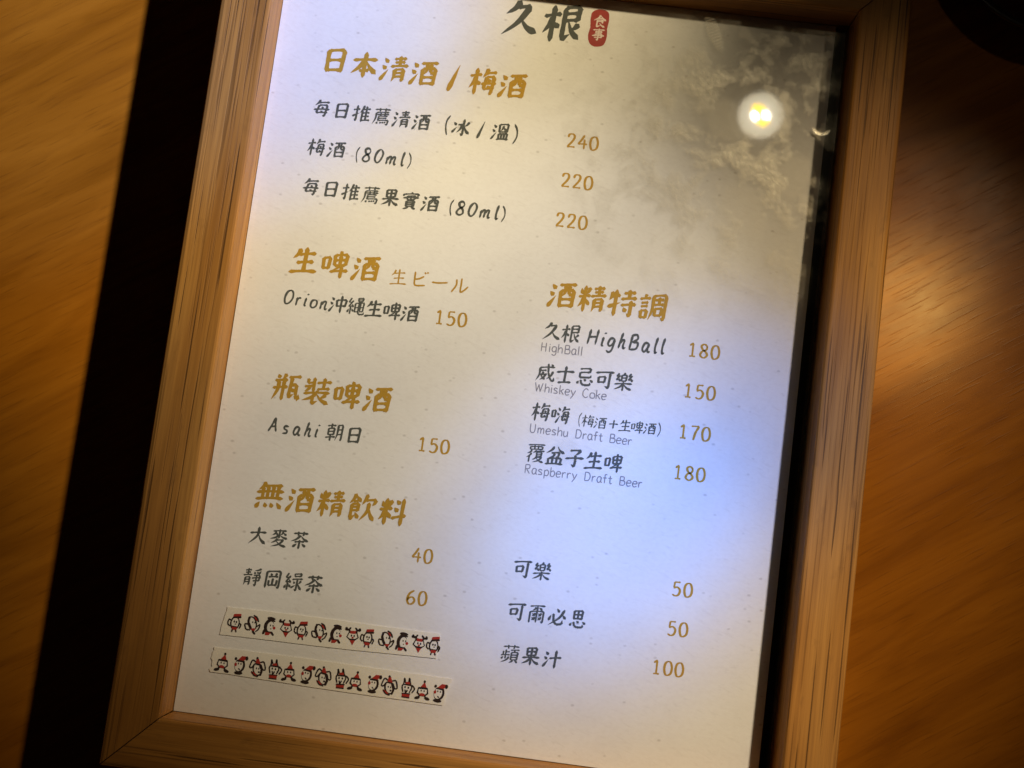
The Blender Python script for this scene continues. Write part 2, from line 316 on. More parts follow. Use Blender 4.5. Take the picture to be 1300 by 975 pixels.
GLYPH = {
 '久': 'p 42 0 30 20 8 36;z 38 18 72 15;p 71 15 44 60 4 96;n 50 50 70 76 99 92',
 '根': '@woodL 0 0 44 100;z 54 6 92 3 90 42;h 56 23 88 21;h 56 42 90 40;s 54 6 54 95;t 54 95 74 80;p 94 52 86 62 76 68;n 66 44 78 72 100 95',
 '食': 'p 50 0 34 26 0 46;n 50 2 74 28 100 44;h 38 28 64 26;z 30 42 74 40 72 66;h 30 54 72 52;s 30 42 30 98;t 30 98 60 84;n 50 66 66 84 96 98',
 '事': 'h 4 14 96 10;s 28 24 30 38;z 28 25 74 22 70 36;h 30 38 70 35;h 20 50 80 46;h 2 62 98 58;h 20 76 80 72;g 50 0 50 97 34 88;s 78 48 76 76',
 '日': 's 22 10 25 94;z 23 13 80 8 77 93;h 27 50 74 47;h 27 88 75 86',
 '本': '@wood 2 0 98 100;h 34 74 68 71',
 '清': '@water 2 4 30 96;@green 36 0 100 100',
 '酒': '@water 2 6 30 96;@you 34 6 100 98',
 '梅': '@woodL 0 0 42 100;@mei 44 0 100 98',
 '每': '@mei 4 2 97 98',
 '推': '@hand 0 2 38 98;@zhui 40 2 100 98',
 '薦': '@grass 8 0 96 20;h 18 28 90 25;p 18 28 16 66 2 98;h 24 40 92 37;s 44 30 44 50;s 68 28 68 48;h 30 50 84 48;s 34 54 32 76;h 36 62 80 60;h 34 75 92 72;g 91 72 88 98 76 94;d 32 82 26 94;d 46 82 50 92;d 58 81 63 90;d 70 80 76 88',
 '冰': '@ice 0 10 26 88;g 62 2 62 97 48 86;z 32 36 54 33;p 53 34 46 60 28 82;p 92 18 82 34 68 44;n 64 40 80 70 100 88',
 '溫': '@water 2 4 30 96;s 42 6 44 52;z 42 8 92 4 88 52;p 66 14 60 34 50 44;d 68 26 82 42;h 45 52 88 49;@dish 34 58 100 98',
 '果': 's 24 4 27 48;z 25 6 77 3 73 46;h 28 26 73 23;h 28 47 73 44;s 50 4 50 99;h 2 60 98 55;p 47 60 30 78 2 92;n 53 60 72 80 99 92',
 '實': 'd 48 0 56 8;d 10 10 5 24;z 10 14 94 10 86 24;s 28 24 30 44;z 29 25 75 22 72 42;s 51 22 50 44;h 6 36 96 32;h 30 46 73 43;s 27 54 28 86;z 28 55 74 52 72 86;h 30 65 70 63;h 30 75 70 73;h 30 86 70 84;p 42 87 32 95 12 100;d 58 87 84 99',
 '生': 'p 30 6 22 26 6 42;h 26 28 88 21;s 52 0 52 92;h 22 59 84 53;h 0 95 100 89',
 '啤': '@mouth 0 20 32 74;@bei 34 0 100 100',
 'ビ': 'c 20 6 20 40 22 78 36 88 84 84;c 74 30 50 44 24 50;d 76 2 84 14;d 91 0 98 10',
 'ー': 'c 4 50 40 52 96 46',
 'ル': 'c 28 14 28 50 4 92;c 58 6 58 40 58 88 80 76 100 54',
 '沖': '@water 2 6 30 96;s 40 26 44 66;z 41 28 96 23 90 64;h 45 62 90 59;s 67 0 67 100',
 '繩': '@silk 0 2 38 98;s 58 0 59 20;z 58 2 86 0 84 18;h 60 11 84 9;h 59 21 84 19;h 44 32 64 30;s 44 32 45 84;h 47 58 64 56;h 46 82 64 80;h 72 29 94 27;s 93 27 91 80;h 73 56 90 54;h 73 80 90 78;s 65 20 65 82 72 96 98 94;t 98 94 98 80;s 74 20 74 78',
 '瓶': 'd 12 2 20 16;p 42 0 36 12 30 18;h 4 26 50 22;h 0 54 54 48;p 19 26 18 60 2 98;s 38 24 38 98;h 54 12 98 8;s 66 10 62 86;t 62 86 80 74;s 64 40 86 38 88 78 94 92 99 92;t 99 92 99 74;d 72 52 80 66',
 '裝': 's 12 4 12 20;h 12 21 34 18;h 2 34 34 30;p 20 32 16 44 4 52;s 34 0 36 52;h 46 19 99 14;s 72 0 72 42;h 50 43 95 39;h 2 60 98 55;d 46 48 54 55;p 48 58 32 74 0 86;s 38 72 38 97;t 38 97 58 86;p 86 62 76 70 64 76;n 50 60 70 82 100 97',
 '朝': 'h 4 14 52 10;s 28 0 28 26;s 12 28 13 66;z 12 30 46 26 44 64;h 14 47 44 44;h 14 65 44 62;h 0 82 56 76;s 28 66 28 100;@moon 56 2 98 98',
 '無': 'p 28 0 20 16 6 28;h 24 15 92 11;h 0 38 100 33;h 0 63 100 58;s 22 18 24 62;s 41 14 41 62;s 60 13 60 60;s 79 12 78 60;d 17 74 4 96;d 36 76 42 93;d 58 76 66 93;d 80 74 98 96',
 '精': '@rice 0 2 42 98;@green 44 0 100 98',
 '飲': '@food 0 0 46 98;p 64 0 58 20 48 38;z 60 22 98 18;p 97 18 94 30 86 40;p 74 30 70 64 46 98;n 74 46 84 74 100 97',
 '料': '@rice 0 2 46 98;d 58 6 72 20;d 54 34 68 48;h 48 74 100 62;s 84 0 84 100',
 '大': 'h 4 36 96 30;p 50 0 46 50 2 98;n 52 40 68 70 100 96',
 '麥': 'h 12 12 88 8;s 50 0 50 52;p 30 14 24 26 10 34;d 28 22 42 33;p 70 13 66 24 56 31;d 72 20 90 33;p 48 34 30 48 0 56;n 53 34 74 46 100 53;p 44 54 32 68 10 80;z 40 63 80 60;p 79 60 54 86 12 100;n 36 66 62 88 100 99',
 '茶': '@grass 10 0 92 24;p 50 22 30 44 0 58;n 52 24 74 44 100 56;h 22 61 78 57;s 50 48 50 99;d 36 70 14 90;d 64 69 88 86',
 '靜': '@green 0 2 48 98;p 94 2 78 10 58 14;d 58 20 64 32;d 74 18 79 29;d 95 14 84 32;z 58 40 92 37 90 70;h 50 56 100 51;h 58 71 90 68;g 74 34 74 98 62 88',
 '岡': 's 12 6 13 98;g 13 8 88 3 88 96 74 88;d 34 16 42 29;p 68 14 64 24 58 30;h 24 37 78 33;s 50 44 50 82;s 28 56 30 84;z 29 84 74 81;s 74 52 72 84',
 '綠': '@silk 0 2 38 98;z 50 6 90 2 86 18;h 54 19 86 16;h 52 4 54 18;h 42 36 100 31;g 71 34 71 97 60 88;d 50 46 58 58;t 42 82 64 66;p 92 42 86 52 78 58;n 74 54 86 76 100 92',
 '特': '@ox 0 2 42 98;h 52 13 94 9;s 72 0 72 34;h 44 35 100 30;h 46 58 100 53;g 82 40 82 97 70 88;d 56 66 66 82',
 '調': '@say 0 2 40 96;p 50 6 50 60 40 98;g 50 8 96 3 96 96 84 88;h 58 23 88 20;s 73 12 73 40;h 56 41 90 38;s 60 54 61 82;z 60 56 86 53 84 80;h 62 81 84 79',
 '威': 'h 14 24 96 18;p 16 24 16 64 0 98;s 58 0 64 50 82 90 98 96;t 98 96 99 74;p 90 42 80 66 58 86;d 74 2 86 13;h 24 40 52 37;z 38 46 26 70;d 26 70 50 88;p 50 58 42 76 22 92;h 20 63 58 59',
 '士': 'h 2 37 98 31;s 50 2 50 92;h 16 95 86 90',
 '忌': 'z 20 5 78 1 74 24;h 24 25 74 22;s 22 24 22 52 80 50;t 80 50 84 36;@heart 0 60 100 98',
 '可': 'h 0 14 100 8;s 18 36 21 70;z 19 38 56 34 52 66;h 22 66 54 64;g 79 12 79 96 58 86',
 '樂': 'p 54 0 48 6 42 12;s 36 12 38 46;z 37 14 64 12 62 44;h 39 29 62 27;h 39 46 62 44;@thread 2 4 32 52;@thread 68 2 98 50;h 2 64 98 59;s 50 50 50 100;p 47 64 30 80 2 94;n 53 64 72 82 99 93',
 '嗨': '@mouth 0 22 24 70;@water 28 4 50 96;@mei 52 2 100 98',
 '覆': 'h 4 6 96 2;s 16 14 18 30;z 17 15 84 12 82 29;s 40 6 40 28;s 60 6 60 28;h 18 30 82 28;p 28 34 20 44 4 52;p 28 50 18 64 2 74;s 18 64 18 100;@fu 32 34 100 100',
 '盆': 'p 38 0 28 18 0 38;n 58 0 74 22 100 36;g 28 36 72 32 66 60 54 54;p 46 36 40 54 16 64;@dish 2 62 98 100',
 '子': 'z 20 10 80 6;p 79 7 66 22 52 34;g 52 34 56 60 54 97 36 86;h 0 55 100 49',
 '爾': 'h 8 7 92 3;s 50 6 50 96;p 42 12 36 22 24 29;d 58 12 78 25;s 12 35 13 98;g 13 37 88 33 88 96 76 88;d 24 46 42 59;p 42 44 36 54 24 62;d 24 68 42 82;p 42 66 36 76 24 84;d 58 45 76 58;p 76 43 70 53 58 61;d 58 67 76 80;p 76 65 70 75 58 83',
 '必': 'd 16 42 4 72;s 28 34 34 76 52 93 82 88;t 82 88 82 66;d 44 4 60 24;p 88 10 62 56 6 98;d 80 38 99 60',
 '思': '@field 18 0 84 52;@heart 0 58 100 98',
 '蘋': '@grass 8 0 96 22;s 26 28 26 58;h 26 42 46 39;s 12 36 12 58;h 0 60 50 56;s 26 60 26 78;d 14 66 4 80;p 46 66 34 84 4 99;h 52 30 100 27;p 76 30 72 38 66 42;s 58 42 58 84;z 58 43 94 41 92 84;h 60 57 91 55;h 60 70 91 68;h 60 84 91 82;p 70 85 64 93 50 99;d 80 85 98 98',
 '汁': '@water 2 6 32 96;h 34 48 100 41;s 68 2 68 100',
 '/': 't 38 100 66 0',
 '+': 'h 14 52 86 48;s 50 16 50 86',
 # slanted brush latin, '~'
 '~(': 'c 62 -8 46 24 44 64 54 108', '~)': 'c 40 -8 56 24 58 66 40 108',
 '~O': 'c 56 2 34 14 20 56 26 94 50 94 74 60 74 18 58 2 44 8', '~r': 'c 40 42 34 98;c 36 66 48 46 66 44',
 '~i': 'c 52 40 44 88 54 97;d 60 8 64 18', '~o': 'c 56 42 34 52 28 84 44 98 66 84 70 54 54 42',
 '~n': 'c 34 44 26 98;c 29 70 48 44 64 46 58 80 62 97 74 92', '~A': 'c 62 0 44 48 20 98;c 62 0 66 50 74 98;c 34 64 70 60',
 '~s': 'c 66 46 42 44 38 62 58 74 54 92 28 95', '~a': 'c 66 46 42 42 28 78 40 97 58 76 68 46;c 68 44 60 82 66 97 76 92',
 '~h': 'c 52 0 40 50 30 98;c 34 68 52 46 64 48 58 80 62 97 74 92', '~H': 'c 36 4 20 98;c 84 2 70 98;c 28 52 76 48',
 '~g': 'c 66 46 42 42 28 74 38 90 58 76 68 46;c 68 44 56 110 38 130 20 120', '~B': 'c 40 4 26 98;c 34 8 66 0 74 26 42 48;c 40 48 76 52 68 90 24 97',
 '~l': 'c 60 0 48 60 50 97 62 92', '~m': 'c 18 46 12 98;c 15 66 32 44 44 48 38 97;c 40 68 60 44 72 48 66 80 70 97 80 92',
 '~8': 'c 70 16 56 2 36 12 40 36 62 58 66 86 42 99 22 84 34 58 62 40 72 18', '~0': 'c 58 2 32 26 22 72 38 98 60 82 76 32 58 2',
 # upright figures, '#'
 '#0': 'c 50 2 30 16 24 54 34 92 52 98 72 82 77 44 66 10 48 2', '#1': 'c 30 20 50 3;s 50 3 50 97;h 30 98 70 97',
 '#2': 'c 26 24 34 4 60 2 70 22 58 52 26 94;h 25 96 78 94', '#4': 'c 58 2 40 36 20 66;h 20 67 82 64;s 62 30 62 100',
 '#5': 's 34 4 31 44;h 34 5 72 3;c 30 46 54 38 74 58 66 90 44 100 24 92', '#6': 'c 66 3 38 24 24 64 36 96 60 96 76 72 62 50 40 54 27 70',
 '#7': 'h 24 6 78 4;c 76 5 56 46 44 100', '#8': 'c 70 18 50 2 30 16 40 40 62 56 74 78 52 99 26 84 36 56 62 42 70 20',
 # thin hand-printed letters, '^'
 '^H': 'c 26 2 26 98;c 74 2 74 98;c 26 50 74 48', '^i': 'c 50 36 50 98;c 50 10 50 16', '^g': 'c 70 40 38 36 26 66 42 92 66 80 72 40;c 72 38 72 110 52 130 28 120',
 '^h': 'c 28 0 28 98;c 28 62 50 38 70 48 72 98', '^B': 'c 28 2 28 98;c 28 3 68 6 66 40 28 47;c 28 47 78 52 74 92 28 97',
 '^a': 'c 68 42 40 36 26 68 40 98 64 84 70 40;c 70 38 70 86 80 97', '^l': 'c 50 0 50 98', '^W': 'c 10 2 30 98;c 30 98 50 20;c 50 20 70 98;c 70 98 92 2',
 '^s': 'c 68 44 44 36 30 54 62 72 64 92 28 94', '^k': 'c 30 0 30 98;c 70 38 32 68;c 44 60 74 98', '^e': 'c 28 66 72 60 66 38 40 38 26 66 40 98 72 90',
 '^y': 'c 26 38 50 88;c 76 38 54 90 28 130', '^C': 'c 78 14 52 0 24 34 26 78 54 100 80 86', '^o': 'c 50 38 28 48 26 86 50 98 74 86 72 48 50 38',
 '^U': 'c 24 2 24 70 40 98 66 94 76 66 76 2', '^m': 'c 18 38 18 98;c 18 62 34 38 48 50 50 98;c 50 62 66 38 80 50 82 98', '^u': 'c 28 38 28 82 46 98 68 80;c 70 38 70 98',
 '^D': 'c 26 2 26 98;c 26 3 66 8 82 48 66 90 26 97', '^r': 'c 34 38 34 98;c 34 62 50 40 68 42', '^f': 'c 70 4 50 4 48 40 48 98;c 30 42 68 40',
 '^t': 'c 50 12 50 80 60 98 72 92;c 30 40 70 38', '^R': 'c 28 2 28 98;c 28 3 70 4 70 40 28 50;c 42 50 76 98', '^p': 'c 30 38 30 130;c 30 50 56 34 76 60 62 96 30 92',
 '^b': 'c 30 0 30 98;c 30 54 58 36 76 64 60 98 30 94', '^w': 'c 18 38 34 98;c 34 98 50 50;c 50 50 66 98;c 66 98 82 38',
}

def strokes_of(spec, box=(0, 0, 100, 100)):
    """flat list of (kind, [(x, y), ...]) of a glyph or component, its parts set into their boxes"""
    x0, y0, x1, y1 = box
    res = []
    for s in spec.split(';'):
        w = s.split()
        v = [float(a) for a in w[1:]]
        if w[0][0] == '@':
            b = (x0+v[0]*(x1-x0)/100, y0+v[1]*(y1-y0)/100, x0+v[2]*(x1-x0)/100, y0+v[3]*(y1-y0)/100)
            res += strokes_of(COMP[w[0][1:]], b)
        else:
            res.append((w[0], [(x0+v[i]*(x1-x0)/100, y0+v[i+1]*(y1-y0)/100) for i in range(0, len(v), 2)]))
    return res

def smooth(p, n=7):
    if len(p) < 3:
        return [(p[0][0]+(p[1][0]-p[0][0])*i/n, p[0][1]+(p[1][1]-p[0][1])*i/n) for i in range(n+1)]
    q = [(2*p[0][0]-p[1][0], 2*p[0][1]-p[1][1])] + p + [(2*p[-1][0]-p[-2][0], 2*p[-1][1]-p[-2][1])]
    if math.dist(p[0], p[-1]) < 8 and len(p) > 4:
        q[0], q[-1] = p[-2], p[1]
    out = []
    for i in range(1, len(q)-2):
        a, b, c, d = q[i-1], q[i], q[i+1], q[i+2]
        for k in range(n):
            t = k/n
            out.append(tuple(.5*(2*b[j]+(c[j]-a[j])*t+(2*a[j]-5*b[j]+4*c[j]-d[j])*t*t+(3*b[j]-a[j]-3*c[j]+d[j])*t**3) for j in (0, 1)))
    out.append(p[-1])
    return out

def lerp_table(tab, t):
    for (a, va), (b, vb) in zip(tab, tab[1:]):
        if t <= b:
            return va+(vb-va)*(t-a)/(b-a)
    return tab[-1][1]

PROFILE = {
 'h': [(0, .35), (.07, .88), (.25, .6), (.7, .62), (.88, 1.0), (.97, .9), (1, .3)],
 's': [(0, .45), (.06, 1.12), (.2, .92), (.75, .86), (.93, .95), (1, .4)],
 'p': [(0, .5), (.08, 1.1), (.4, .9), (.75, .6), (1, .1)],
 'n': [(0, .25), (.25, .55), (.7, 1.1), (.82, 1.25), (1, .12)],
 'd': [(0, .15), (.3, .75), (.72, 1.2), (.92, .9), (1, .35)],
 't': [(0, .7), (.15, 1.05), (.6, .6), (1, .08)],
 'c': [(0, .75), (.05, 1), (.95, .95), (1, .7)],
 'b': [(0, .5), (.1, 1.1), (.5, .75), (.9, .9), (1, .35)],
}

def brush(kind, p, W, rng, mono):
    """list of (centre line, half widths) for one stroke"""
    if kind in 'zg' or (kind == 's' and len(p) > 2):
        segs = []
        for i in range(len(p)-1):
            a, b = p[i], p[i+1]
            last = i == len(p)-2
            flat = abs(b[0]-a[0]) > abs(b[1]-a[1])
            k = 't' if (kind == 'g' and last) else ('h' if flat and b[0] > a[0] and kind != 's' else 's')
            segs += brush(k, [a, b], W, rng, mono)
        return segs
    if kind in 'pndc':
        c = smooth(p, 6)
    elif kind == 'h':
        c = smooth(p, 12)
        L = math.dist(p[0], p[1])
        c = [(x, y-.03*L*math.sin(math.pi*i/12)) for i, (x, y) in enumerate(c)]
    else:
        c = smooth(p, 10)
    d = [0]
    for a, b in zip(c, c[1:]):
        d.append(d[-1]+math.dist(a, b))
    prof = PROFILE['b' if (kind == 'c' and mono == 'brush') else kind]
    ws = [W*.5*lerp_table(prof, x/max(d[-1], 1e-6))*(1 if mono == 'thin' else 1+rng.uniform(-.07, .07)) for x in d]
    if kind == 'c' and mono == 'figure':      # broad-nib contrast: thick uprights, thin levels
        for i in range(len(c)):
            a, b = c[max(i-1, 0)], c[min(i+1, len(c)-1)]
            l = math.dist(a, b) or 1
            ws[i] *= .62+.5*abs(b[1]-a[1])/l
    return [(c, ws)]

STYLE = {  # stroke weight, weight of latin, slant, material
 'logo': (17, .1, 'ink'), 'head': (17.5, .06, 'gold'), 'note': (11, .04, 'gold'), 'item': (15, .05, 'ink'),
 'small': (12.5, .03, 'ink'), 'num': (15.5, 0, 'gold'), 'sub': (11.5, 0, 'grey'), 'seal': (15, .02, 'paper'),
}

class Flat:
    """collects flat ink shapes lying on a sheet and links them as one mesh"""
    def __init__(self, z):
        self.v, self.f, self.m, self.z, self.k = [], [], [], z, 0
    def level(self):
        self.k += 1
        return self.z+self.k*1.2e-6
    def ribbon(self, c, ws, mat=0):
        z = self.level()
        n = len(c); base = len(self.v)
        for i in range(n):
            a, b = c[max(i-1, 0)], c[min(i+1, n-1)]
            dx, dy = b[0]-a[0], b[1]-a[1]
            l = math.hypot(dx, dy) or 1e-9
            nx, ny = -dy/l*ws[i], dx/l*ws[i]
            self.v += [(c[i][0]+nx, c[i][1]+ny, z), (c[i][0]-nx, c[i][1]-ny, z)]
        for i in range(n-1):
            q = base+2*i
            self.f.append((q, q+1, q+3, q+2)); self.m.append(mat)
        for e, s in ((0, 1), (n-1, -1)):                                  # rounded ends
            o = c[min(max(e+s, 0), n-1)]
            dx, dy = c[e][0]-o[0], c[e][1]-o[1]
            l = math.hypot(dx, dy) or 1e-9
            tip = len(self.v)
            self.v.append((c[e][0]+dx/l*ws[e]*.8, c[e][1]+dy/l*ws[e]*.8, z))
            q = base+2*e
            self.f.append((q, q+1, tip) if s < 0 else (q+1, q, tip)); self.m.append(mat)
    def poly(self, pts, mat=0):
        z = self.level(); base = len(self.v)
        self.v += [(x, y, z) for x, y in pts]
        self.f.append(tuple(range(base, base+len(pts)))); self.m.append(mat)
    def glyph(self, ch, x, y, size, style, rng, mat=0):
        W, sh, _ = STYLE[style]
        st = strokes_of(GLYPH[ch])
        mono = {'~': 'brush', '^': 'thin', '#': 'figure'}.get(ch[0], '')
        if not mono and style != 'note':
            W *= min(1.08, max(.70, 1.10-.021*len(st)))
        if mono == 'brush':
            W *= .62 if ch[1] in '()' else 1.08
        s = size/100
        for kind, p in st:
            for c, ws in brush(kind, p, W, rng, mono):
                slant = .06 if (not mono and style != 'note') else 0
                c = [(x+(a-50)*s+(50-b)*s*slant, y+(50-b)*s+(a-50)*s*sh) for a, b in c]
                self.ribbon(c, [w*s for w in ws], mat)
    def build(self, name, mats, parent):
        me = bpy.data.meshes.new(name)
        me.from_pydata(self.v, [], self.f); me.update()
        for m in mats: me.materials.append(m)
        for p, mi in zip(me.polygons, self.m): p.material_index = mi
        # ink faces up
        bm = bmesh.new(); bm.from_mesh(me)
        for f in bm.faces:
            f.normal_update()
            if f.normal.z < 0: f.normal_flip()
        bm.to_mesh(me); bm.free()
        o = bpy.data.objects.new(name, me); bpy.context.scene.collection.objects.link(o)
        o.parent = parent
        return o
